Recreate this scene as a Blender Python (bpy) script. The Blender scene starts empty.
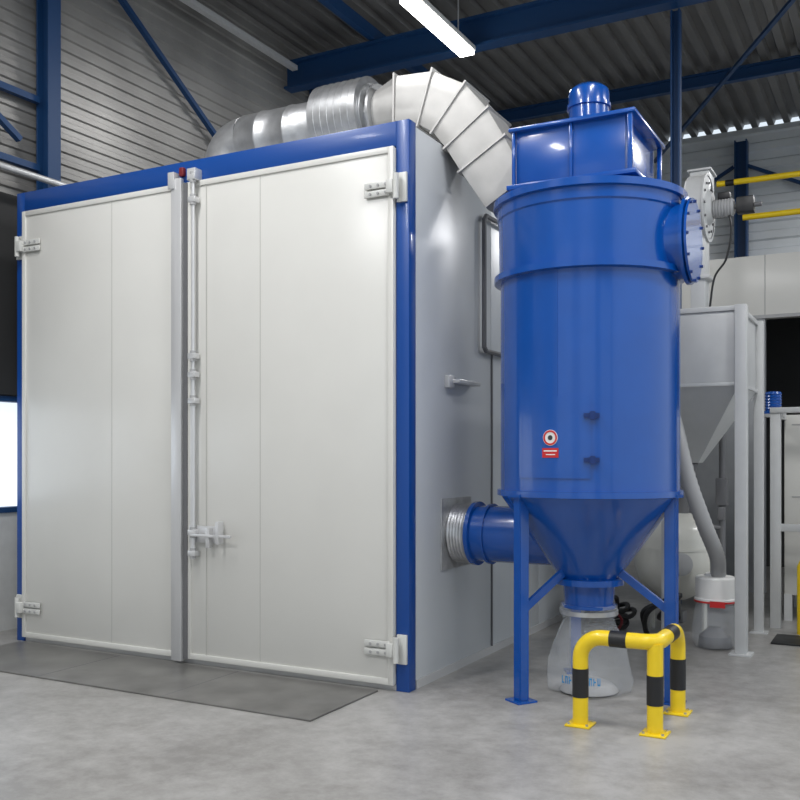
import bpy, bmesh, math, random
from mathutils import Vector, Matrix
random.seed(4)
scene = bpy.context.scene
COL = scene.collection

# ------------------------------------------------------------ materials
def mat(name, col, rough=0.5, metal=0.0, noise=0.0, nscale=8.0, bump=0.0, bscale=60.0, emit=None, estr=0.0, alpha=1.0, coat=0.0, trans=0.0):
    m = bpy.data.materials.new(name); m.use_nodes = True
    nt = m.node_tree; b = nt.nodes["Principled BSDF"]
    b.inputs["Base Color"].default_value = (*col, 1)
    b.inputs["Roughness"].default_value = rough
    b.inputs["Metallic"].default_value = metal
    b.inputs["Coat Weight"].default_value = coat
    b.inputs["Coat Roughness"].default_value = 0.08
    b.inputs["Alpha"].default_value = alpha
    b.inputs["Transmission Weight"].default_value = trans
    tc = nt.nodes.new("ShaderNodeTexCoord")
    if noise > 0:
        n = nt.nodes.new("ShaderNodeTexNoise"); n.inputs["Scale"].default_value = nscale; n.inputs["Detail"].default_value = 6
        nt.links.new(tc.outputs["Object"], n.inputs["Vector"])
        r = nt.nodes.new("ShaderNodeValToRGB")
        r.color_ramp.elements[0].position = 0.3; r.color_ramp.elements[1].position = 0.7
        r.color_ramp.elements[0].color = (*[c*(1-noise) for c in col], 1)
        r.color_ramp.elements[1].color = (*[min(1, c*(1+noise)) for c in col], 1)
        nt.links.new(n.outputs["Fac"], r.inputs["Fac"]); nt.links.new(r.outputs["Color"], b.inputs["Base Color"])
    if bump > 0:
        n2 = nt.nodes.new("ShaderNodeTexNoise"); n2.inputs["Scale"].default_value = bscale; n2.inputs["Detail"].default_value = 3
        nt.links.new(tc.outputs["Object"], n2.inputs["Vector"])
        bp = nt.nodes.new("ShaderNodeBump"); bp.inputs["Strength"].default_value = bump; bp.inputs["Distance"].default_value = 0.02
        nt.links.new(n2.outputs["Fac"], bp.inputs["Height"]); nt.links.new(bp.outputs["Normal"], b.inputs["Normal"])
    if emit:
        b.inputs["Emission Color"].default_value = (*emit, 1); b.inputs["Emission Strength"].default_value = estr
    return m

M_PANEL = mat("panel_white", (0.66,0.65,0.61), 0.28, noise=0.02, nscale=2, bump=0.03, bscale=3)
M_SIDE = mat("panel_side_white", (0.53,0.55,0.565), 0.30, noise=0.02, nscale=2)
M_TRIMW = mat("aluminium_trim", (0.62,0.62,0.62), 0.32, 0.35)
M_FRAME = mat("frame_blue", (0.0015,0.055,0.27), 0.36, coat=0.1)
M_BLUE = mat("cyclone_blue", (0.0008,0.070,0.34), 0.26, coat=0.5, noise=0.04, nscale=5, bump=0.05, bscale=5)
M_BLUED = mat("blue_dark_paint", (0.002,0.025,0.14), 0.4)
M_STEELB = mat("structural_blue", (0.006,0.045,0.14), 0.5)
M_ZINC = mat("galvanised", (0.55,0.555,0.56), 0.36, 0.8, noise=0.15, nscale=14, bump=0.05, bscale=18)
M_FOIL = mat("foil_insulation", (0.52,0.525,0.53), 0.42, 0.75, noise=0.12, nscale=12, bump=0.3, bscale=10)
M_DUCT = mat("duct_grey", (0.47,0.46,0.44), 0.42, 0.35, noise=0.06)
M_GREY = mat("machine_grey", (0.54,0.545,0.54), 0.40, noise=0.03)
M_GREYSHADE = mat("wall_grey_shaded", (0.30,0.31,0.32), 0.45, noise=0.05)
M_GREYD = mat("grey_dark", (0.14,0.14,0.145), 0.5)
M_HINGE = mat("hinge_white", (0.60,0.60,0.57), 0.35)
M_BLACK = mat("black_rubber", (0.012,0.012,0.013), 0.45)
M_YEL = mat("safety_yellow", (0.85,0.60,0.01), 0.35, coat=0.2)
M_RED = mat("red_paint", (0.55,0.02,0.02), 0.4)
M_REDD = mat("red_dark", (0.16,0.008,0.012), 0.5)
M_WHITE = mat("white_plastic", (0.78,0.77,0.74), 0.4)
M_CREAM = mat("vessel_cream", (0.62,0.61,0.55), 0.3, coat=0.3)
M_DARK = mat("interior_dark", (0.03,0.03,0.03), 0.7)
M_HOSE = mat("hose_grey", (0.36,0.36,0.36), 0.5)
M_SEAM = mat("panel_seam", (0.46,0.45,0.42), 0.5)
M_BAG = mat("clear_bag", (0.80,0.83,0.86), 0.10, alpha=0.20, bump=1.0, bscale=12)
M_BAGTXT = mat("bag_print_blue", (0.03,0.25,0.55), 0.4)
M_WALLM = mat("wall_cladding", (0.32,0.31,0.295), 0.42, 0.4, noise=0.3, nscale=0.9)
M_WALLB = mat("wall_cladding_back", (0.64,0.67,0.69), 0.45, 0.1, noise=0.08, nscale=1.5)
M_CEIL = mat("roof_deck", (0.18,0.176,0.172), 0.5, 0.3, noise=0.1, nscale=1.5)
M_BLOCK = mat("block_wall", (0.6,0.6,0.58), 0.7, noise=0.06)
M_PLATE = mat("steel_plate", (0.18,0.175,0.165), 0.34, 0.3, noise=0.25, nscale=3)
M_LAMP = mat("lamp_tube", (1,1,1), 0.5, emit=(1,0.98,0.94), estr=9)
M_WIN = mat("window_daylight", (0.85,0.9,0.95), 0.1, emit=(0.85,0.93,1), estr=1.0)

def floor_mat():
    m = bpy.data.materials.new("concrete_floor"); m.use_nodes = True
    nt = m.node_tree; b = nt.nodes["Principled BSDF"]; L = nt.links.new
    tc = nt.nodes.new("ShaderNodeTexCoord")
    n1 = nt.nodes.new("ShaderNodeTexNoise"); n1.inputs["Scale"].default_value = 0.8; n1.inputs["Detail"].default_value = 8
    n2 = nt.nodes.new("ShaderNodeTexNoise"); n2.inputs["Scale"].default_value = 7; n2.inputs["Detail"].default_value = 12; n2.inputs["Roughness"].default_value = 0.75
    mx = nt.nodes.new("ShaderNodeMath"); mx.operation = 'ADD'
    for n in (n1, n2): L(tc.outputs["Object"], n.inputs["Vector"])
    L(n1.outputs["Fac"], mx.inputs[0]); L(n2.outputs["Fac"], mx.inputs[1])
    md = nt.nodes.new("ShaderNodeMath"); md.operation = 'MULTIPLY'; md.inputs[1].default_value = 0.5
    L(mx.outputs[0], md.inputs[0])
    r = nt.nodes.new("ShaderNodeValToRGB")
    r.color_ramp.elements[0].position = 0.40; r.color_ramp.elements[0].color = (0.225,0.216,0.203,1)
    r.color_ramp.elements[1].position = 0.60; r.color_ramp.elements[1].color = (0.39,0.38,0.365,1)
    L(md.outputs[0], r.inputs["Fac"]); L(r.outputs["Color"], b.inputs["Base Color"])
    rr = nt.nodes.new("ShaderNodeMapRange"); rr.inputs["To Min"].default_value = 0.22; rr.inputs["To Max"].default_value = 0.48
    L(n1.outputs["Fac"], rr.inputs["Value"]); L(rr.outputs["Result"], b.inputs["Roughness"])
    bp = nt.nodes.new("ShaderNodeBump"); bp.inputs["Strength"].default_value = 0.06; bp.inputs["Distance"].default_value = 0.01
    L(n2.outputs["Fac"], bp.inputs["Height"]); L(bp.outputs["Normal"], b.inputs["Normal"])
    return m
M_FLOOR = floor_mat()

# ------------------------------------------------------------ builders
def finish(name, bm, m, par, smooth=True, ang=32):
    me = bpy.data.meshes.new(name)
    bmesh.ops.recalc_face_normals(bm, faces=bm.faces)
    if smooth:
        for f in bm.faces: f.smooth = True
        for e in bm.edges:
            if len(e.link_faces) == 2 and e.calc_face_angle(0) > math.radians(ang): e.smooth = False
    bm.to_mesh(me); bm.free()
    me.materials.append(m)
    o = bpy.data.objects.new(name, me); COL.objects.link(o)
    if par:
        o.parent = par; o.location = -par.location
    return o

def group(name, loc=(0,0,0)):
    e = bpy.data.objects.new(name, None); e.empty_display_size = 0.2
    e.location = Vector(loc); COL.objects.link(e); return e

def box(name, par, x0,x1,y0,y1,z0,z1, m, bev=0.0):
    return boxes(name, par, [(x0,x1,y0,y1,z0,z1)], m, bev)

def boxes(name, par, lst, m, bev=0.0):
    bm = bmesh.new()
    for (x0,x1,y0,y1,z0,z1) in lst:
        r = bmesh.ops.create_cube(bm, size=1, matrix=Matrix.Translation(((x0+x1)/2,(y0+y1)/2,(z0+z1)/2)) @ Matrix.Diagonal((abs(x1-x0),abs(y1-y0),abs(z1-z0),1)))
        if bev > 0:
            es = list({e for v in r['verts'] for e in v.link_edges})
            bmesh.ops.bevel(bm, geom=es, offset=bev, segments=2, affect='EDGES', profile=0.5)
    return finish(name, bm, m, par, smooth=bev>0)

def lathe(name, par, prof, m, c=(0,0,0), axis=(0,0,1), seg=64, ang=30):
    q = Vector((0,0,1)).rotation_difference(Vector(axis).normalized())
    bm = bmesh.new(); rings = []
    for (r,h) in prof:
        if r < 1e-5:
            rings.append([bm.verts.new(q @ Vector((0,0,h)) + Vector(c))])
        else:
            rings.append([bm.verts.new(q @ Vector((r*math.cos(2*math.pi*i/seg), r*math.sin(2*math.pi*i/seg), h)) + Vector(c)) for i in range(seg)])
    for a,b in zip(rings, rings[1:]):
        for i in range(seg):
            j = (i+1)%seg
            if len(a)==1 and len(b)==1: continue
            if len(a)==1: bm.faces.new((a[0], b[i], b[j]))
            elif len(b)==1: bm.faces.new((a[i], a[j], b[0]))
            else: bm.faces.new((a[i], a[j], b[j], b[i]))
    return finish(name, bm, m, par, ang=ang)

def cyl(name, par, p0, p1, r, m, r1=None, seg=24):
    p0=Vector(p0); p1=Vector(p1); h=(p1-p0).length
    if r1 is None: r1=r
    return lathe(name, par, [(0,0),(r,0),(r1,h),(0,h)], m, p0, p1-p0, seg)

def cat(pts, n=8):
    P=[Vector(p) for p in pts]; P=[P[0]*2-P[1]]+P+[P[-1]*2-P[-2]]; out=[]
    for i in range(1,len(P)-2):
        for k in range(n):
            t=k/n; a,b,c,d=P[i-1],P[i],P[i+1],P[i+2]
            out.append(0.5*((2*b)+(c-a)*t+(2*a-5*b+4*c-d)*t*t+(3*b-a-3*c+d)*t*t*t))
    out.append(P[-2]); return out

def sweep(name, par, pts, r, m, seg=16, ang=32, sq=None):
    """sq: per-point 0..1 blend from round to square section"""
    P=[Vector(p) for p in pts]; n=len(P)
    T=[]
    for i in range(n):
        a=(P[i]-P[i-1]).normalized() if i>0 else (P[1]-P[0]).normalized()
        b=(P[i+1]-P[i]).normalized() if i<n-1 else a
        T.append((a+b).normalized())
    up=Vector((0,0,1)) if abs(T[0].z)<0.9 else Vector((1,0,0))
    N=(up-T[0]*up.dot(T[0])).normalized()
    bm=bmesh.new(); rings=[]
    for i in range(n):
        if i>0:
            N=T[i-1].rotation_difference(T[i]) @ N; N=(N-T[i]*N.dot(T[i])).normalized()
        B=T[i].cross(N); rr=r[i] if isinstance(r,(list,tuple)) else r
        ring=[]
        for k in range(seg):
            t=2*math.pi*k/seg; f=1.0
            if sq:
                g=1/max(abs(math.cos(t)),abs(math.sin(t))); g=min(g,1.36)
                f=1+(g-1)*sq[i]
            ring.append(bm.verts.new(P[i]+(N*math.cos(t)+B*math.sin(t))*rr*f))
        rings.append(ring)
    for a,b in zip(rings,rings[1:]):
        for k in range(seg): bm.faces.new((a[k],a[(k+1)%seg],b[(k+1)%seg],b[k]))
    bm.faces.new(rings[0]); bm.faces.new(rings[-1])
    return finish(name,bm,m,par,ang=ang)

def bar(name, par, p0, p1, w, h, m):
    p0=Vector(p0); p1=Vector(p1); d=p1-p0
    q=d.to_track_quat('Z','Y')
    bm=bmesh.new()
    bmesh.ops.create_cube(bm,size=1,matrix=Matrix.Translation((p0+p1)/2)@q.to_matrix().to_4x4()@Matrix.Diagonal((w,h,d.length,1)))
    return finish(name,bm,m,par,smooth=False)

def patch(name, par, c, r0, r1, a0, a1, z0, z1, m, n=16):
    bm=bmesh.new(); cols=[]
    for i in range(n+1):
        a=math.radians(a0+(a1-a0)*i/n); ca,sa=math.cos(a),math.sin(a)
        cols.append([bm.verts.new((c[0]+r*ca,c[1]+r*sa,z)) for r,z in ((r0,z0),(r1,z0),(r1,z1),(r0,z1))])
    for a,b in zip(cols,cols[1:]):
        for k in range(4): bm.faces.new((a[k],a[(k+1)%4],b[(k+1)%4],b[k]))
    bm.faces.new(cols[0]); bm.faces.new(cols[-1])
    return finish(name,bm,m,par)

# ------------------------------------------------------------ hall shell
def corr(name, m, kind, a0, a1, b0, b1, pos, pitch, depth, sgn=1):
    bm=bmesh.new(); prof=[]; z=b0
    while z < b1-1e-6:
        for f,o in ((0,0),(0.40,0),(0.5,depth),(0.9,depth)):
            if z+f*pitch<=b1: prof.append((z+f*pitch,o))
        z+=pitch
    prof.append((b1,0))
    prev=None
    for h,o in prof:
        if kind=='L': v=[bm.verts.new((pos+sgn*o,a0,h)),bm.verts.new((pos+sgn*o,a1,h))]
        elif kind=='B': v=[bm.verts.new((a0,pos+sgn*o,h)),bm.verts.new((a1,pos+sgn*o,h))]
        else: v=[bm.verts.new((h,a0,pos+sgn*o)),bm.verts.new((h,a1,pos+sgn*o))]
        if prev: bm.faces.new((prev[0],prev[1],v[1],v[0]))
        prev=v
    return finish(name,bm,m,None,smooth=False)

WX=-4.32; CZ=7.15; BY=11.2
box("floor",None,WX-0.2,12,-10,BY+0.2,-0.2,0,M_FLOOR)
corr("wall_left",M_WALLM,'L',-10,BY,2.15,CZ,WX,0.125,0.022,1)
boxes("wall_left_base",None,[(WX-0.15,WX+0.02,-10,BY,0,1.08),(WX-0.15,WX+0.02,0.55,BY,1.08,2.15),(WX-0.15,WX+0.02,-10,-3.2,1.08,2.15)],M_BLOCK)
w=group("window_1",(WX,-1.3,1.6))
box("pane",w,WX-0.12,WX-0.10,-3.2,0.55,1.08,2.15,M_WIN)
boxes("frame",w,[(WX-0.1,WX+0.04,-3.2,0.55,1.08,1.13),(WX-0.1,WX+0.04,-3.2,0.55,2.1,2.15),(WX-0.1,WX,-1.35,-1.3,1.13,2.1),(WX-0.1,WX,0.5,0.55,1.13,2.1)],M_STEELB)
box("dark_wall_strip_1",None,WX+0.031,WX+0.06,-3.2,0.5,2.16,4.0,M_DARK)  # plain dark strip on the wall above the window
corr("wall_back",M_WALLB,'B',WX,12,0,CZ,BY,0.30,0.04,-1)
boxes("wall_front",None,[(WX,-3.2,-10.15,-10,0,CZ),(0.6,2.2,-10.15,-10,0,CZ),(6.0,7.4,-10.15,-10,0,CZ),(11.2,12,-10.15,-10,0,CZ),
  (-3.2,0.6,-10.15,-10,5.0,CZ),(2.2,6.0,-10.15,-10,5.0,CZ),(7.4,11.2,-10.15,-10,5.0,CZ)],M_BLOCK)
for i,(a,bb) in enumerate(((-3.2,0.6),(2.2,6.0),(7.4,11.2))):  # unseen window openings behind the camera, added to shape daylight and reflections
    g=group("window_%d"%(i+2),((a+bb)/2,-10.07,2.5))
    boxes("mullions",g,[(a,bb,-10.1,-10.04,z,z+0.06) for z in (0.0,1.25,2.5,3.75,4.94)]+[(a+k*(bb-a)/2-0.03,a+k*(bb-a)/2+0.03,-10.1,-10.04,0.06,4.94) for k in (0,1,2)],M_STEELB)
corr("ceiling",M_CEIL,'C',-10,BY,WX,12,CZ,0.25,0.07,1)

fr=group("steel_frame",(0,4.6,0))
def ibeamX(n,y,z0,z1,x0,x1,w=0.2):
    boxes(n,fr,[(x0,x1,y-w/2,y+w/2,z0,z0+0.03),(x0,x1,y-w/2,y+w/2,z1-0.03,z1),(x0,x1,y-0.012,y+0.012,z0+0.03,z1-0.03)],M_STEELB)
def icolumn(n,x,y,z1,w=0.2,d=0.2):
    boxes(n,fr,[(x-d/2,x-d/2+0.02,y-w/2,y+w/2,0,z1),(x+d/2-0.02,x+d/2,y-w/2,y+w/2,0,z1),(x-d/2+0.02,x+d/2-0.02,y-0.01,y+0.01,0,z1)],M_STEELB)
ibeamX("rafter_1",4.6,6.42,6.78,WX+0.1,12,0.18)
ibeamX("rafter_2",-0.6,6.42,6.78,WX+0.1,12,0.18)
icolumn("column_1",WX+0.13,0.64,6.7,0.15,0.16)
icolumn("column_2",WX+0.14,5.3,6.7,0.2,0.2)
icolumn("column_3",0.78,4.75,6.42,0.10,0.10)
icolumn("column_4",0.53,BY-0.16,6.9,0.22,0.2)
icolumn("column_5",-3.0,BY-0.16,6.9,0.22,0.2)
ibeamX("rafter_4",8.4,6.93,7.12,WX+0.1,12,0.10)
for i,x in enumerate((-2.9,2.4,5.0)):
    boxes("purlin_%d"%i,fr,[(x-0.04,x+0.04,-8,BY-0.1,6.80,6.95)],M_STEELB)
bar("wall_brace_1",fr,(WX+0.12,0.95,6.75),(WX+0.12,5.1,4.1),0.06,0.05,M_STEELB)
bar("wall_brace_2",fr,(WX+0.14,0.3,4.5),(WX+0.14,-3.5,6.8),0.06,0.05,M_STEELB)
bar("roof_brace_1",fr,(-0.8,10.5,6.6),(2.2,4.7,6.5),0.05,0.04,M_STEELB)
bar("back_brace_1",fr,(0.6,BY-0.12,6.5),(4.5,BY-0.12,4.6),0.08,0.05,M_STEELB)
bar("back_brace_2",fr,(0.4,BY-0.12,6.5),(-2.9,BY-0.12,4.6),0.06,0.05,M_STEELB)
box("wall_rail_1",fr,WX+0.06,WX+0.12,-6,0.55,4.92,4.98,M_STEELB)
box("wall_rail_2",fr,WX+0.06,WX+0.12,-6,0.55,4.28,4.34,M_STEELB)
ct=group("cable_tray",(WX+0.35,2,6.6))
boxes("tray",ct,[(WX+0.30,WX+0.38,-0.4,4.42,6.58,6.595),(WX+0.30,WX+0.31,-0.4,4.42,6.595,6.64),(WX+0.37,WX+0.38,-0.4,4.42,6.595,6.64)],M_TRIMW)
cp=group("conduit",(WX+0.3,-2,4.15))
cyl("pipe",cp,(WX+0.30,-6,4.15),(WX+0.30,0.9,4.15),0.03,M_TRIMW)

LP=118
def lamp(x,y,z,L=1.55,k=1.0):
    g=group("fluorescent_and_fill_lamp",(x,y,z))
    boxes("housing",g,[(x-0.10,x+0.10,y-L/2,y+L/2,z+0.03,z+0.09)],M_WHITE,0.008)
    boxes("diffuser",g,[(x-0.09,x+0.09,y-L/2+0.02,y+L/2-0.02,z-0.02,z+0.03)],M_LAMP,0.01)
    for s in (-0.5,0.5): cyl("hanger",g,(x,y+s,z+0.09),(x,y+s,CZ),0.008,M_TRIMW,seg=8)
    ld=bpy.data.lights.new("lamp_light",'AREA'); ld.shape='RECTANGLE'; ld.size=0.5; ld.size_y=L; ld.energy=LP*k; ld.color=(0.98,0.985,1.0)
    lo=bpy.data.objects.new("lamp_light",ld); COL.objects.link(lo); lo.parent=g; lo.location=(0,0,-0.05)
for (x,y,k) in ((-1.55,3.68,0.6),(-1.55,-2.2,1.0),(-1.55,-5.5,1.2),(2.6,-1.6,1.0),(2.6,-5.5,1.3),(6.5,-1.6,1),(6.5,3.0,1),(4.4,8.3,2.4)):  # first lamp visible, the rest added unseen as fill, last for back wall
    lamp(x,y,6.3,1.55,k)

# ------------------------------------------------------------ spray booth
H=3.88; YB=4.8; XR=0.02; XL=-3.83
b=group("blasting_booth",(-1.9,2.4,0))
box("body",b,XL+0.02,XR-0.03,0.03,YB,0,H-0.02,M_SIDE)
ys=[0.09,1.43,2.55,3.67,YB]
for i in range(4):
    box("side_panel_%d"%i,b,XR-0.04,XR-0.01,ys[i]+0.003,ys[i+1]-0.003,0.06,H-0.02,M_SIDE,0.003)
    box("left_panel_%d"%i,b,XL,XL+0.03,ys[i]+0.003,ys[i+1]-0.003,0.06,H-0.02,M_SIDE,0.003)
boxes("side_base",b,[(XR-0.02,XR,0.1,YB,0,0.06)],M_TRIMW)
boxes("front_post_right",b,[(XR-0.10,XR,-0.014,0.085,0,H)],M_FRAME,0.003)
boxes("front_post_left",b,[(XL-0.004,XL+0.09,-0.014,0.085,0,H)],M_FRAME,0.003)
boxes("front_header",b,[(XL+0.09,XR-0.10,-0.014,0.085,3.712,H)],M_FRAME,0.003)
box("door_threshold",b,XL+0.09,XR-0.10,0.0,0.05,0,0.038,M_TRIMW)
def leaf(tag,x0,x1,seams):
    box(tag+"_panel",b,x0,x1,-0.035,0.03,0.045,3.70,M_PANEL,0.003)
    for i,s in enumerate(seams):
        box(tag+"_seam_%d"%i,b,s-0.003,s+0.003,-0.036,-0.03,0.09,3.66,M_SEAM)
    t=0.042
    boxes(tag+"_edge_trim",b,[(x0+t,x1-t,-0.046,-0.03,0.042,0.042+t),(x0+t,x1-t,-0.046,-0.03,3.705-t,3.705),(x0,x0+t,-0.046,-0.03,0.042,3.705),(x1-t,x1,-0.046,-0.03,0.042,3.705)],M_PANEL,0.002)
leaf("left_leaf",XL+0.095,-1.91,[-2.69])
leaf("right_leaf",-1.90,XR-0.105,[-1.206])
boxes("right_leaf_stile_edge",b,[(-1.712,-1.705,-0.040,-0.03,0.085,3.66)],M_SEAM)
boxes("meeting_stile",b,[(-2.03,-1.93,-0.075,-0.04,0.02,3.74)],M_TRIMW,0.006)
boxes("meeting_seal",b,[(-1.925,-1.885,-0.055,-0.03,0.04,3.70)],M_GREYD)
cyl("lock_rod",b,(-1.80,-0.085,0.86),(-1.80,-0.085,3.78),0.014,M_TRIMW,seg=12)
cyl("lock_rod_low",b,(-1.80,-0.085,0.86),(-1.80,-0.085,2.1),0.019,M_TRIMW,seg=12)
for i,z in enumerate((3.72,3.55,2.36,2.22,2.02,1.02,0.86)):
    boxes("rod_bracket_%d"%i,b,[(-1.835,-1.765,-0.11,-0.046,z-0.022,z+0.022)],M_TRIMW,0.006)
    cyl("rod_bush_%d"%i,b,(-1.80,-0.085,z-0.04),(-1.80,-0.085,z+0.04),0.024,M_HOSE,seg=16)
boxes("lock_plate",b,[(-1.86,-1.60,-0.062,-0.046,0.94,1.07)],M_TRIMW,0.004)
boxes("lock_lever",b,[(-1.80,-1.42,-0.12,-0.10,0.99,1.012),(-1.55,-1.525,-0.13,-0.06,0.94,1.11),(-1.66,-1.625,-0.11,-0.06,0.91,1.06)],M_TRIMW,0.004)
boxes("top_keeper",b,[(-2.05,-1.99,-0.09,-0.014,3.66,3.79),(-1.85,-1.77,-0.10,-0.014,3.70,3.79)],M_TRIMW,0.005)
boxes("top_switch",b,[(-1.975,-1.93,-0.05,-0.012,3.76,3.83)],M_REDD,0.01)
def hinge(tag,side,z):
    s=1 if side=='R' else -1; xe=XR-0.055 if side=='R' else XL+0.055
    def X(a,bb): return (min(xe-s*a,xe-s*bb),max(xe-s*a,xe-s*bb))
    a=X(0.075,0.27); c=X(0.03,0.08); d=X(-0.045,0.03)
    boxes(tag+"_strap",b,[(a[0],a[1],-0.062,-0.046,z-0.05,z-0.006),(a[0],a[1],-0.062,-0.046,z+0.006,z+0.05),(c[0],c[1],-0.10,-0.046,z-0.045,z+0.045)],M_HINGE,0.004)
    boxes(tag+"_jamb_plate",b,[(d[0],d[1],-0.035,-0.014,z-0.10,z+0.10)],M_HINGE,0.004)
    cyl(tag+"_pin",b,(xe-s*0.015,-0.075,z-0.085),(xe-s*0.015,-0.075,z+0.085),0.020,M_HINGE,seg=16)
    for k in (0.10,0.16,0.22):
        for dz in (-0.028,0.028):
            cyl(tag+"_bolt",b,(xe-s*k,-0.060,z+dz),(xe-s*k,-0.070,z+dz),0.009,M_HOSE,seg=8)
hinge("hinge_tr",'R',3.42); hinge("hinge_br",'R',0.29); hinge("hinge_tl",'L',3.40); hinge("hinge_bl",'L',0.30)
sweep("side_frame_tube",b,[(0.05,2.6,3.50),(0.05,1.24,3.50),(0.05,1.20,3.46),(0.05,1.20,2.46),(0.05,1.24,2.43),(0.05,2.6,2.43)],0.02,M_GREYD,seg=8)
boxes("side_lever",b,[(0.01,0.10,0.62,1.02,2.135,2.165),(0.01,0.05,0.56,0.66,2.10,2.19)],M_TRIMW,0.006)
boxes("side_door_edge",b,[(0.008,0.022,1.43,1.445,0.06,2.43)],M_GREYD)
boxes("duct_collar_plate",b,[(0.01,0.022,0.49,1.01,0.77,1.29)],M_ZINC,0.003)

# booth roof duct
d=group("ventilation_duct",(-1.0,0.7,3.86))
DY,DZ=0.70,4.23
prof=[]
for i in range(7):
    h=0.43*i/7
    prof+= [(0.292,h+0.001),(0.292,h+0.054),(0.296,h+0.056),(0.296,h+0.060)]
prof=[(0.2,0.0)]+prof+[(0.292,0.43),(0.2,0.43)]
lathe("spiral_silencer",d,prof,M_ZINC,(-1.10,DY,DZ+0.01),(1,0,0),56,20)
lathe("insulated_run",d,[(0.20,0),(0.225,0.01),(0.23,0.02),(0.23,0.20),(0.236,0.205),(0.236,0.225),(0.23,0.23),(0.23,0.48),(0.236,0.485),(0.236,0.505),(0.23,0.51),(0.23,0.78)],M_FOIL,(-1.87,DY,DZ-0.02),(1,0,0),48,60)
el=[(-1.86,DY,DZ-0.02),(-1.96,DY,DZ-0.04),(-2.03,DY,DZ-0.10),(-2.06,DY,DZ-0.2),(-2.07,DY,DZ-0.36)]
sweep("insulated_bend",d,cat(el,3),0.226,M_FOIL,28)
lathe("neck_ring",d,[(0.2,0),(0.25,0),(0.25,0.02),(0.19,0.02),(0.19,0.06),(0.235,0.06),(0.235,0.08),(0.18,0.08)],M_ZINC,(-0.67,DY,DZ),(1,0,0),48)
# round-to-square transition and square gored bend
gp=[(-0.60,DY,DZ),(-0.38,DY,DZ+0.01),(-0.12,DY,DZ-0.01),(0.07,DY,DZ-0.12),(0.21,DY,DZ-0.29),(0.33,DY,DZ-0.49),(0.50,DY,DZ-0.78)]
gr=[0.18,0.195,0.20,0.205,0.205,0.20,0.18]; gs=[0,1,1,1,1,1,1]
sweep("square_gored_bend",d,gp,gr,M_DUCT,32,8,sq=gs)
for i in range(1,6):
    a=(Vector(gp[i])-Vector(gp[i-1])).normalized()+(Vector(gp[i+1])-Vector(gp[i])).normalized(); a.normalize()
    p=Vector(gp[i])
    bm=bmesh.new()
    N=Vector((0,0,1)); N=(N-a*N.dot(a)).normalized(); B=a.cross(N); s=gr[i]+0.014
    M=Matrix((N,B,a)).transposed().to_4x4(); M.translation=p
    bmesh.ops.create_cube(bm,size=1,matrix=M@Matrix.Diagonal((2*s,2*s,0.014,1)))
    finish("seam_flange_%d"%i,bm,M_DUCT,d,smooth=False)
boxes("roof_saddle",d,[(-1.5,-1.44,DY-0.2,DY+0.2,H-0.02,DZ-0.2),(-0.85,-0.79,DY-0.2,DY+0.2,H-0.02,DZ-0.24)],M_ZINC)
cyl("roof_collar",d,(-2.07,DY,H-0.02),(-2.07,DY,H+0.05),0.27,M_ZINC,seg=40)

# ------------------------------------------------------------ cyclone dust collector
CX,CY=1.074,0.612
c=group("cyclone_dust_collector",(CX,CY,0))
C0=(CX,CY,0)
lathe("shell",c,[(0,3.37),(0.40,3.37),(0.58,3.325),(0.605,3.32),(0.645,3.32),(0.645,3.275),(0.62,3.27),(0.62,3.20),(0.610,3.19),(0.605,2.82),(0.64,2.815),(0.64,2.775),(0.597,2.77),(0.597,1.375),(0.62,1.372),(0.62,1.335),(0.595,1.33)],M_BLUE,C0,seg=96)
lathe("cone",c,[(0.595,1.33),(0.20,0.78),(0.235,0.775),(0.235,0.735),(0.175,0.73),(0.165,0.60),(0.18,0.595),(0.18,0.575),(0.0,0.575)],M_BLUE,C0,seg=72)
for i,a in enumerate((237,355,117)):
    ra=math.radians(a); x=CX+0.565*math.cos(ra); y=CY+0.565*math.sin(ra)
    rot=Matrix.Rotation(ra,4,'Z')
    bm=bmesh.new()
    bmesh.ops.create_cube(bm,size=1,matrix=Matrix.Translation((x,y,0.69))@rot@Matrix.Diagonal((0.075,0.075,1.36,1)))
    bmesh.ops.bevel(bm,geom=bm.edges[:],offset=0.006,segments=2,affect='EDGES')
    bmesh.ops.create_cube(bm,size=1,matrix=Matrix.Translation((x,y,0.006))@rot@Matrix.Diagonal((0.15,0.15,0.012,1)))
    bmesh.ops.create_cube(bm,size=1,matrix=Matrix.Translation((x,y,1.34))@rot@Matrix.Diagonal((0.12,0.13,0.02,1)))
    finish("leg_%d"%i,bm,M_BLUE,c)
    bar("leg_brace_%d"%i,c,(x-0.02*math.cos(ra),y-0.02*math.sin(ra),0.60),(CX+0.21*math.cos(ra),CY+0.21*math.sin(ra),0.83),0.03,0.05,M_BLUE)
A=0.40
zb,zt=3.36,3.77
box("fan_box",c,CX-A+0.02,CX+A-0.05,CY-A+0.02,CY+A-0.02,zb,zt-0.01,M_BLUE,0.004)
boxes("fan_box_lips",c,[(CX-A-0.02,CX+A+0.02,CY-A-0.02,CY+A+0.02,zt-0.025,zt),(CX-A-0.03,CX+A+0.03,CY-A-0.03,CY+A+0.03,zb,zb+0.03)],M_BLUE,0.003)
boxes("fan_box_ribs",c,[(CX-A,CX-A+0.02,CY-A-0.008,CY-A+0.02,zb+0.03,zt-0.025),(CX+A-0.03,CX+A,CY-A-0.008,CY-A+0.02,zb+0.03,zt-0.025),(CX+A-0.03,CX+A,CY+A-0.02,CY+A+0.01,zb+0.03,zt-0.025),(CX-0.01,CX+0.01,CY-A,CY-A+0.02,zb+0.03,zt-0.025)],M_BLUE,0.003)
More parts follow.
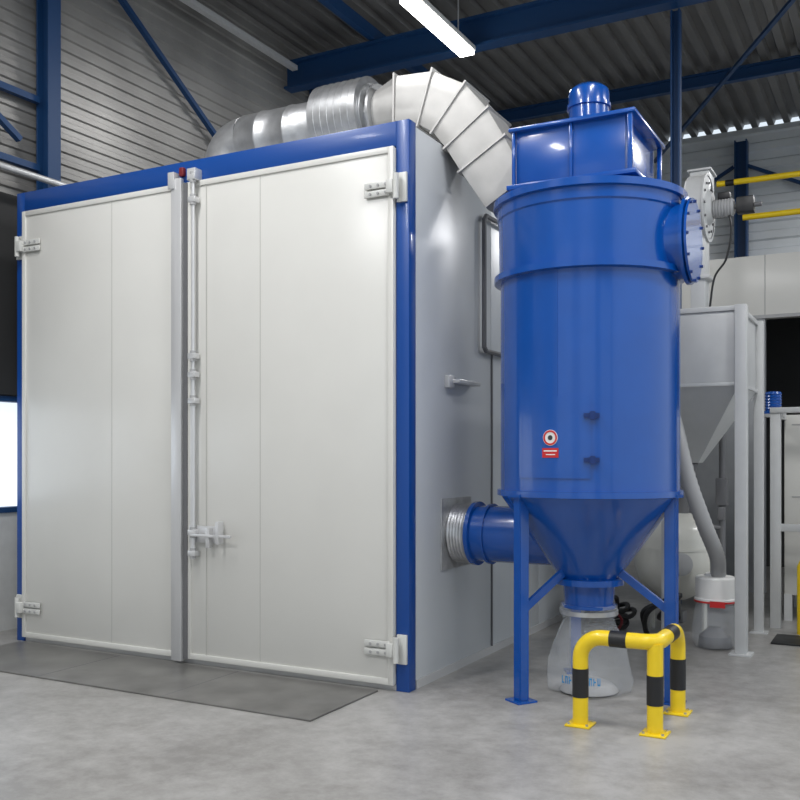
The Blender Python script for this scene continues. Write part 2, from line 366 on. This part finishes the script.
lathe("fan_motor",c,[(0.0,3.765),(0.20,3.765),(0.20,3.785),(0.135,3.79),(0.135,3.955),(0.148,3.96),(0.148,3.985),(0.138,3.99),(0.138,4.06),(0.130,4.085),(0.10,4.11),(0.05,4.122),(0,4.125)],M_BLUE,C0,seg=40)
IZ=2.99
cyl("inlet_stub",c,(CX+0.42,CY,IZ),(CX+0.68,CY,IZ),0.245,M_BLUE,seg=48)
lathe("inlet_flange",c,[(0,0.0),(0.28,0.0),(0.28,0.022),(0.245,0.027),(0.245,0.035),(0.27,0.035),(0.27,0.05),(0.0,0.05)],M_BLUE,(CX+0.65,CY,IZ),(1,0,0),48)
for k in range(12):
    t=2*math.pi*k/12
    cyl("flange_bolt_%d"%k,c,(CX+0.70,CY+0.255*math.cos(t),IZ+0.255*math.sin(t)),(CX+0.712,CY+0.255*math.cos(t),IZ+0.255*math.sin(t)),0.010,M_BLUED,seg=6)
PY,PZ=0.75,1.03
lathe("silver_sleeve",c,[(0.20,0)]+[(0.212+0.008*(k%2),0.008+0.012*k) for k in range(13)]+[(0.2,0.17)],M_ZINC,(0.02,PY,PZ),(1,0,0),48)
lathe("blue_pipe",c,[(0,0),(0.235,0),(0.235,0.03),(0.205,0.035),(0.205,0.12),(0.222,0.12),(0.222,0.14),(0.205,0.14),(0.205,0.60),(0,0.60)],M_BLUE,(0.175,PY,PZ),(1,0,0),48)
patch("hatch",c,C0,0.590,0.604,-120,-72,1.46,1.97,M_BLUE,24)
patch("shell_seam",c,C0,0.590,0.600,-93.0,-92.0,1.97,2.77,M_BLUE,2)
for i,z in enumerate((1.85,1.575)):
    patch("latch_plate_%d"%i,c,C0,0.59,0.618,-76,-67,z-0.015,z+0.015,M_BLUED,6)
    patch("latch_knob_%d"%i,c,C0,0.59,0.635,-72.5,-69.5,z-0.026,z+0.026,M_BLUED,3)
patch("label_sign",c,C0,0.595,0.607,-101.5,-91.0,1.59,1.65,M_RED,6)
patch("label_sign_text",c,C0,0.595,0.6077,-100.5,-92,1.628,1.636,M_WHITE,6)
patch("label_sign_text_2",c,C0,0.595,0.6077,-99,-93,1.606,1.612,M_WHITE,6)
la=math.radians(-96.2); ldir=Vector((math.cos(la),math.sin(la),0)); lp=Vector((CX,CY,1.715))+ldir*0.600
lathe("label_round",c,[(0,0),(0.05,0),(0.05,0.006),(0,0.006)],M_WHITE,lp,ldir,28)
lathe("label_ring",c,[(0.036,0.005),(0.036,0.0085),(0.047,0.0085),(0.047,0.005)],M_RED,lp,ldir,28)
lathe("label_symbol",c,[(0,0.008),(0.016,0.008),(0.016,0.005)],M_DARK,lp,ldir,16)

bm=bmesh.new(); rings=[]; seg=56
for r,z in ((0.183,0.60),(0.185,0.53),(0.16,0.50),(0.20,0.42),(0.235,0.32),(0.255,0.20),(0.262,0.08),(0.25,0.015),(0.19,0.006),(0.0,0.006)):
    if r==0: rings.append([bm.verts.new((CX,CY,z))]); continue
    ring=[]
    for k in range(seg):
        t=2*math.pi*k/seg; rr=r*(1+(0.06*math.sin(4*t+z*9)+0.035*math.sin(9*t-z*14)+0.02*math.sin(15*t+z*30) if z<0.52 else 0.01))
        ring.append(bm.verts.new((CX+rr*math.cos(t)*1.05,CY+rr*math.sin(t)*0.9,z)))
    rings.append(ring)
for a,bb in zip(rings,rings[1:]):
    for k in range(seg):
        if len(bb)==1: bm.faces.new((a[k],a[(k+1)%seg],bb[0]))
        else: bm.faces.new((a[k],a[(k+1)%seg],bb[(k+1)%seg],bb[k]))
finish("dust_bag_film",bm,M_BAG,c,ang=180)
lathe("dust_bag_clamp",c,[(0.186,0.53),(0.196,0.53),(0.196,0.56),(0.186,0.56)],M_ZINC,(CX,CY,0),seg=40)
ax=-112
for k in range(10):
    a0=ax+k*5.6
    patch("dust_bag_print_%d"%k,c,(CX,CY,0),0.276,0.278,a0,a0+1.2,0.10,0.15,M_BAGTXT,2)
    patch("dust_bag_print_b%d"%k,c,(CX,CY,0),0.276,0.278,a0+1.2,a0+3.6,(0.10,0.14,0.12)[k%3],(0.11,0.15,0.13)[k%3],M_BAGTXT,2)
    if k%2: patch("dust_bag_print_c%d"%k,c,(CX,CY,0),0.276,0.278,a0+2.8,a0+3.8,0.10,0.15,M_BAGTXT,2)
lathe("dust_bag_fill",c,[(0.20,0.012),(0.17,0.05),(0.08,0.09),(0.0,0.10)],M_HOSE,(CX,CY,0),seg=24)

# ------------------------------------------------------------ crash barrier
g=group("crash_barrier",(1.5,0,0))
x1,x2,y1,y2,zt2=1.27,1.725,-0.20,0.34,0.53
R=0.13
pts=[(x1,y1,0.0),(x1,y1,zt2-R)]
for k in range(1,9):
    a=math.pi/2*k/8; pts.append((x1+R-R*math.cos(a),y1,zt2-R+R*math.sin(a)))
Rc=0.09
pts.append((x2-Rc,y1,zt2))
for k in range(1,7):
    a=math.pi/2*k/6; pts.append((x2-Rc+Rc*math.sin(a),y1+Rc-Rc*math.cos(a),zt2))
pts.append((x2,y2-R,zt2))
for k in range(1,9):
    a=math.pi/2*k/8; pts.append((x2,y2-R+R*math.sin(a),zt2-R+R*math.cos(a)))
pts.append((x2,y2,0.0))
TR=0.046
sweep("hoop",g,pts,TR,M_YEL,24)
cyl("corner_post",g,(x2-0.02,y1+0.02,0),(x2-0.02,y1+0.02,zt2-0.01),TR,M_YEL)
for i,(x,y,z0,z1) in enumerate(((x1,y1,0.17,0.34),(x2-0.02,y1+0.02,0.17,0.34),(x2,y2,0.15,0.34))):
    cyl("band_%d"%i,g,(x,y,z0),(x,y,z1),TR+0.002,M_BLACK)
cyl("band_top_1",g,(x1+0.18,y1,zt2),(x1+0.28,y1,zt2),TR+0.002,M_BLACK)
cyl("band_top_2",g,(x2,y1+0.22,zt2),(x2,y1+0.38,zt2),TR+0.002,M_BLACK)
for i,(x,y) in enumerate(((x1,y1),(x2-0.02,y1+0.02),(x2,y2))):
    box("base_plate_%d"%i,g,x-0.075,x+0.075,y-0.075,y+0.075,0,0.012,M_YEL,0.003)
    for sx in (-1,1):
        for sy in (-1,1): cyl("bolt_%d"%i,g,(x+sx*0.055,y+sy*0.055,0.012),(x+sx*0.055,y+sy*0.055,0.022),0.009,M_ZINC,seg=6)

g=group("steel_ramp_plate",(-2,-0.5,0))
box("plate",g,-3.72,-0.18,-0.91,-0.085,0.0,0.012,M_PLATE,0.003)
for i,x in enumerate((-2.54,-1.36)): box("joint_%d"%i,g,x-0.004,x+0.004,-0.905,-0.09,0.0119,0.0126,M_GREYD)

# ------------------------------------------------------------ blast pot machine with hopper
g=group("abrasive_hopper",(1.4,2.9,0))
hx0,hx1,hy0,hy1=0.98,1.78,2.36,3.36
box("bin",g,hx0,hx1,hy0,hy1,2.20,2.78,M_GREY,0.006)
boxes("bin_lips",g,[(hx0-0.02,hx1+0.02,hy0-0.02,hy1+0.02,2.78,2.82),(hx0-0.015,hx1+0.015,hy0-0.015,hy1+0.015,2.17,2.20)],M_GREY,0.004)
bm=bmesh.new()
ax_,ay_=1.27,2.98
top=[bm.verts.new(p) for p in ((hx0,hy0,2.17),(hx1,hy0,2.17),(hx1,hy1,2.17),(hx0,hy1,2.17))]
bot=[bm.verts.new((ax_+sx*0.1,ay_+sy*0.1,1.54)) for sx,sy in ((-1,-1),(1,-1),(1,1),(-1,1))]
for k in range(4): bm.faces.new((top[k],top[(k+1)%4],bot[(k+1)%4],bot[k]))
bm.faces.new(top); bm.faces.new(bot)
finish("pyramid",bm,M_GREY,g,smooth=False)
cyl("neck",g,(ax_,ay_,1.55),(1.15,3.05,1.0),0.08,M_GREYD)
boxes("posts",g,[(hx1-0.02,hx1+0.07,hy0-0.06,hy0-0.02,0,2.82),(hx1+0.03,hx1+0.07,hy0-0.02,hy0+0.05,0,2.82),(hx1-0.02,hx1+0.06,hy1+0.02,hy1+0.09,0,2.82),(1.17,1.24,hy0-0.03,hy0+0.03,0,2.17),(1.0,1.06,hy1+0.02,hy1+0.08,0,2.2)],M_GREY,0.004)
boxes("feet",g,[(hx1-0.06,hx1+0.11,hy0-0.10,hy0+0.08,0,0.012),(hx1-0.05,hx1+0.1,hy1-0.02,hy1+0.13,0,0.012)],M_GREY)
PX,PY2=1.13,3.05
lathe("pressure_pot",g,[(0.0,0.30),(0.10,0.31),(0.22,0.37),(0.31,0.47),(0.355,0.60),(0.36,0.70),(0.36,0.86),(0.34,0.95),(0.27,1.03),(0.15,1.08),(0.10,1.09),(0.10,1.14),(0,1.14)],M_CREAM,(PX,PY2,0),seg=56)
lathe("pot_band",g,[(0.355,0.765),(0.366,0.765),(0.366,0.79),(0.355,0.79)],M_CREAM,(PX,PY2,0),seg=56)
lathe("pot_manhole",g,[(0,0),(0.10,0),(0.10,0.03),(0.085,0.035),(0,0.04)],M_HOSE,(PX+0.12,PY2-0.335,0.66),(0.34,-0.94,0),24)
for k in range(3):
    t=math.radians(30+120*k); cyl("pot_leg_%d"%k,g,(PX+0.27*math.cos(t),PY2+0.27*math.sin(t),0),(PX+0.27*math.cos(t),PY2+0.27*math.sin(t),0.48),0.025,M_CREAM,seg=12)
cyl("pot_outlet",g,(PX,PY2,0.14),(PX,PY2,0.32),0.05,M_GREYD,seg=16)
boxes("pot_valve",g,[(PX-0.09,PX+0.09,PY2-0.08,PY2+0.08,0.10,0.2)],M_GREYD,0.01)
sweep("pot_hose",g,cat([(PX,PY2-0.08,0.15),(PX-0.05,PY2-0.4,0.2),(PX+0.2,PY2-0.75,0.45),(PX-0.05,PY2-0.8,0.30),(PX-0.1,PY2-0.55,0.05),(PX+0.15,PY2-0.5,0.03)],8),0.022,M_BLACK,10)
sweep("pot_hose_2",g,cat([(PX+0.05,PY2-0.08,0.15),(PX+0.1,PY2-0.5,0.35),(PX-0.1,PY2-0.75,0.3),(PX-0.12,PY2-0.5,0.03)],8),0.018,M_BLACK,10)
# valves and pipework at the back of the pot
cyl("pot_air_pipe",g,(1.50,3.30,0.35),(1.50,3.30,2.15),0.03,M_GREYD)
cyl("pot_air_branch",g,(1.50,3.30,0.95),(1.20,3.20,0.95),0.025,M_GREYD)
boxes("pot_filter_regulator",g,[(1.45,1.55,3.24,3.34,1.15,1.40),(1.47,1.53,3.22,3.30,1.02,1.14)],M_GREYD,0.01)
FX,FY,FZ=1.42,2.68,3.72
lathe("fan_scroll",g,[(0,-0.09),(0.26,-0.09),(0.275,-0.075),(0.275,0.055),(0.26,0.07),(0.15,0.07),(0.12,0.11),(0,0.11)],M_GREY,(FX,FY,FZ),(1,0,0),48)
boxes("fan_neck",g,[(FX-0.06,FX+0.06,FY-0.10,FY+0.10,2.85,FZ-0.1),(FX-0.09,FX+0.07,FY+0.02,FY+0.27,FZ-0.05,FZ+0.33),(FX-0.11,FX+0.09,FY+0.0,FY+0.29,FZ+0.33,FZ+0.35)],M_GREY,0.006)
boxes("fan_pedestal",g,[(FX-0.14,FX+0.14,FY-0.16,FY+0.16,2.82,2.85),(FX-0.10,FX+0.10,FY-0.13,FY+0.13,3.10,3.13)],M_GREY,0.004)
lathe("fan_scroll_rim",g,[(0.265,0.062),(0.29,0.062),(0.29,0.076),(0.265,0.076)],M_GREY,(FX,FY,FZ),(1,0,0),48)
for k in range(12):
    t=2*math.pi*k/12; cyl("fan_bolt_%d"%k,g,(FX+0.06,FY+0.21*math.cos(t),FZ+0.21*math.sin(t)),(FX+0.083,FY+0.21*math.cos(t),FZ+0.21*math.sin(t)),0.011,M_GREYD,seg=6)
lathe("fan_motor",g,[(0,0.1),(0.055,0.1),(0.08,0.12)]+[(0.072+0.008*(k%2),0.13+0.012*k) for k in range(12)]+[(0.06,0.28),(0,0.285)],M_HOSE,(FX,FY,FZ-0.02),(1,0,0),24)
boxes("fan_valve_box",g,[(FX+0.30,FX+0.44,FY-0.05,FY+0.06,FZ-0.08,FZ+0.05),(FX+0.15,FX+0.25,FY-0.04,FY+0.04,FZ+0.05,FZ+0.11)],M_BLACK,0.008)
cyl("valve_shaft",g,(FX+0.25,FY,FZ-0.02),(FX+0.5,FY,FZ-0.02),0.02,M_GREYD)
sweep("motor_cable",g,cat([(FX+0.2,FY,FZ+0.05),(FX+0.26,FY-0.03,FZ-0.2),(FX+0.22,FY-0.02,FZ-0.45),(FX+0.12,FY,FZ-0.6),(FX+0.08,FY,2.86)],8),0.009,M_BLACK,8)
hp=cat([(1.25,2.28,2.02),(1.36,2.02,1.80),(1.46,1.98,1.42),(1.56,2.12,1.05),(1.61,2.38,0.78),(1.60,2.50,0.61)],14)
rs=[0.060+0.004*(i%2) for i in range(len(hp))]
sweep("suction_hose",g,hp,rs,M_HOSE,16,60)
DC=(1.57,2.54,0)
lathe("waste_drum_cap",g,[(0,0.62),(0.08,0.62),(0.09,0.60),(0.15,0.595),(0.16,0.58),(0.16,0.42),(0.17,0.415),(0.17,0.40),(0.15,0.40)],M_WHITE,DC,seg=36)
lathe("waste_drum_clamp",g,[(0.160,0.40),(0.172,0.40),(0.172,0.385),(0.160,0.385)],M_RED,DC,seg=36)
lathe("waste_drum_bag",g,[(0.155,0.39),(0.165,0.33),(0.185,0.2),(0.19,0.08),(0.17,0.01),(0,0.008)],M_BAG,DC,seg=30,ang=180)
boxes("waste_drum_tag",g,[(1.56,1.68,2.345,2.35,0.36,0.41)],M_RED)
lathe("waste_drum_grit",g,[(0.14,0.012),(0.13,0.10),(0.05,0.17),(0,0.18)],M_GREYD,DC,seg=20)

g=group("hose_bundle",(0.55,3.0,0))
for i in range(4):
    pp=[]; cx,cy=0.50+random.uniform(-.03,.03),3.10+random.uniform(-.05,.05); rr=0.19+0.03*random.random()
    for k in range(29):
        t=2*math.pi*k/28; pp.append((cx+rr*math.cos(t),cy+rr*math.sin(t),0.03+0.05*i+0.02*math.sin(3*t)))
    sweep("coil_%d"%i,g,pp,0.022,M_BLACK,10)
sweep("coil_tail",g,cat([(0.62,3.0,0.2),(0.70,2.6,0.35),(0.6,2.3,0.25),(0.45,2.5,0.03),(0.65,2.75,0.03),(0.75,2.5,0.03)],8),0.02,M_BLACK,10)
sweep("coil_red",g,cat([(0.5,2.95,0.26),(0.62,2.8,0.22),(0.7,2.85,0.1),(0.7,2.6,0.02)],8),0.012,M_REDD,10)

# ------------------------------------------------------------ neighbouring cabin
g=group("equipment_cabin",(3,7.5,0))
box("header",g,0.2,6.2,6.0,6.12,3.2,3.94,M_PANEL,0.004)
box("left_wall_front",g,0.2,1.53,6.0,6.12,0,3.2,M_GREYSHADE,0.004)  # grey cabin wall, colour darkened to stand for shadow behind the hopper
box("side_left",g,0.2,0.3,6.12,9,0,3.9,M_PANEL)
box("side_right",g,6.1,6.2,6.12,9,0,3.94,M_PANEL)
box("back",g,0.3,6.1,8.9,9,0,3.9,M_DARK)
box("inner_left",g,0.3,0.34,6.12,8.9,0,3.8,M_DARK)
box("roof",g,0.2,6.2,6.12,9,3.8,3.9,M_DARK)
boxes("header_seams",g,[(x-0.004,x+0.004,5.997,6.0,3.2,3.94) for x in (1.53,2.6,3.7,4.8)]+[(0.2,6.2,5.985,6.0,3.2,3.24)],M_HOSE)
g=group("guard_rail",(3,6.3,3.9))
for i,z in enumerate((4.46,4.90)):
    cyl("rail_%d"%i,g,(0.95+0.3*(1-i),6.25,z),(6.2,6.25,z),0.035,M_YEL)
    for k in range(5):
        if i: cyl("rail_band_%d"%k,g,(1.05+k*1.1,6.25,z),(1.15+k*1.1,6.25,z),0.037,M_BLACK)
for i,x in enumerate((2.6,4.3,6.1)):
    cyl("stanchion_%d"%i,g,(x,6.25,3.90),(x,6.25,4.90),0.03,M_YEL)

g=group("filter_cabinet",(2.4,4.6,0))
box("cabinet",g,1.93,2.9,4.2,5.2,0.25,2.0,M_PANEL,0.01)
boxes("legs",g,[(1.93,2.0,4.2,4.27,0,0.26),(1.93,2.0,5.13,5.2,0,0.26),(2.83,2.9,4.2,4.27,0,0.26),(2.83,2.9,5.13,5.2,0,0.26)],M_GREY)
boxes("stand_posts",g,[(1.86,1.95,3.70,3.78,0,2.0),(2.72,2.80,3.70,3.78,0,2.0),(1.86,2.80,3.68,3.80,2.0,2.05),(1.86,1.95,3.8,4.2,1.95,2.04),(1.9,2.76,3.72,3.77,0.9,0.97)],M_GREY,0.004)
boxes("door_lines",g,[(2.0,2.8,4.194,4.2,1.2,1.21),(2.0,2.8,4.194,4.2,1.9,1.91)],M_HOSE)
lathe("blue_motor",g,[(0,0),(0.09,0),(0.09,0.03)]+[(0.07+0.008*(k%2),0.035+0.014*k) for k in range(12)]+[(0.07,0.21),(0,0.22)],M_BLUE,(1.86,3.95,2.0),(0,0,1),24)
boxes("motor_plate",g,[(1.76,1.96,3.85,4.05,1.97,2.0)],M_GREY)
g=group("floor_barrier",(2.6,3.45,0))
sweep("tube",g,[(2.15,3.5,0),(2.15,3.5,0.60),(2.17,3.5,0.65),(2.22,3.5,0.68),(2.9,3.5,0.68),(2.95,3.5,0.65),(2.98,3.5,0.6),(2.98,3.5,0)],0.04,M_YEL,16)
for i,x in enumerate((2.26,2.5,2.74)): cyl("band_%d"%i,g,(x,3.5,0.68),(x+0.12,3.5,0.68),0.042,M_BLACK)
g=group("rubber_mat",(2.2,3.1,0))
box("mat",g,1.96,2.8,2.9,3.35,0,0.015,M_BLACK,0.004)

# ------------------------------------------------------------ world, camera
w=bpy.data.worlds.new("World"); scene.world=w; w.use_nodes=True
bg=w.node_tree.nodes["Background"]; bg.inputs[0].default_value=(0.80,0.90,1.0,1); bg.inputs[1].default_value=1.0
cd=bpy.data.cameras.new("cam"); cam=bpy.data.objects.new("camera",cd); COL.objects.link(cam)
cam.location=(2.977,-5.633,1.6); cam.rotation_euler=(math.radians(90),0,math.radians(28.31))
cd.sensor_width=36; cd.lens=42.3; cd.shift_y=0.07; cd.clip_end=100
scene.camera=cam
scene.view_settings.view_transform='Standard'
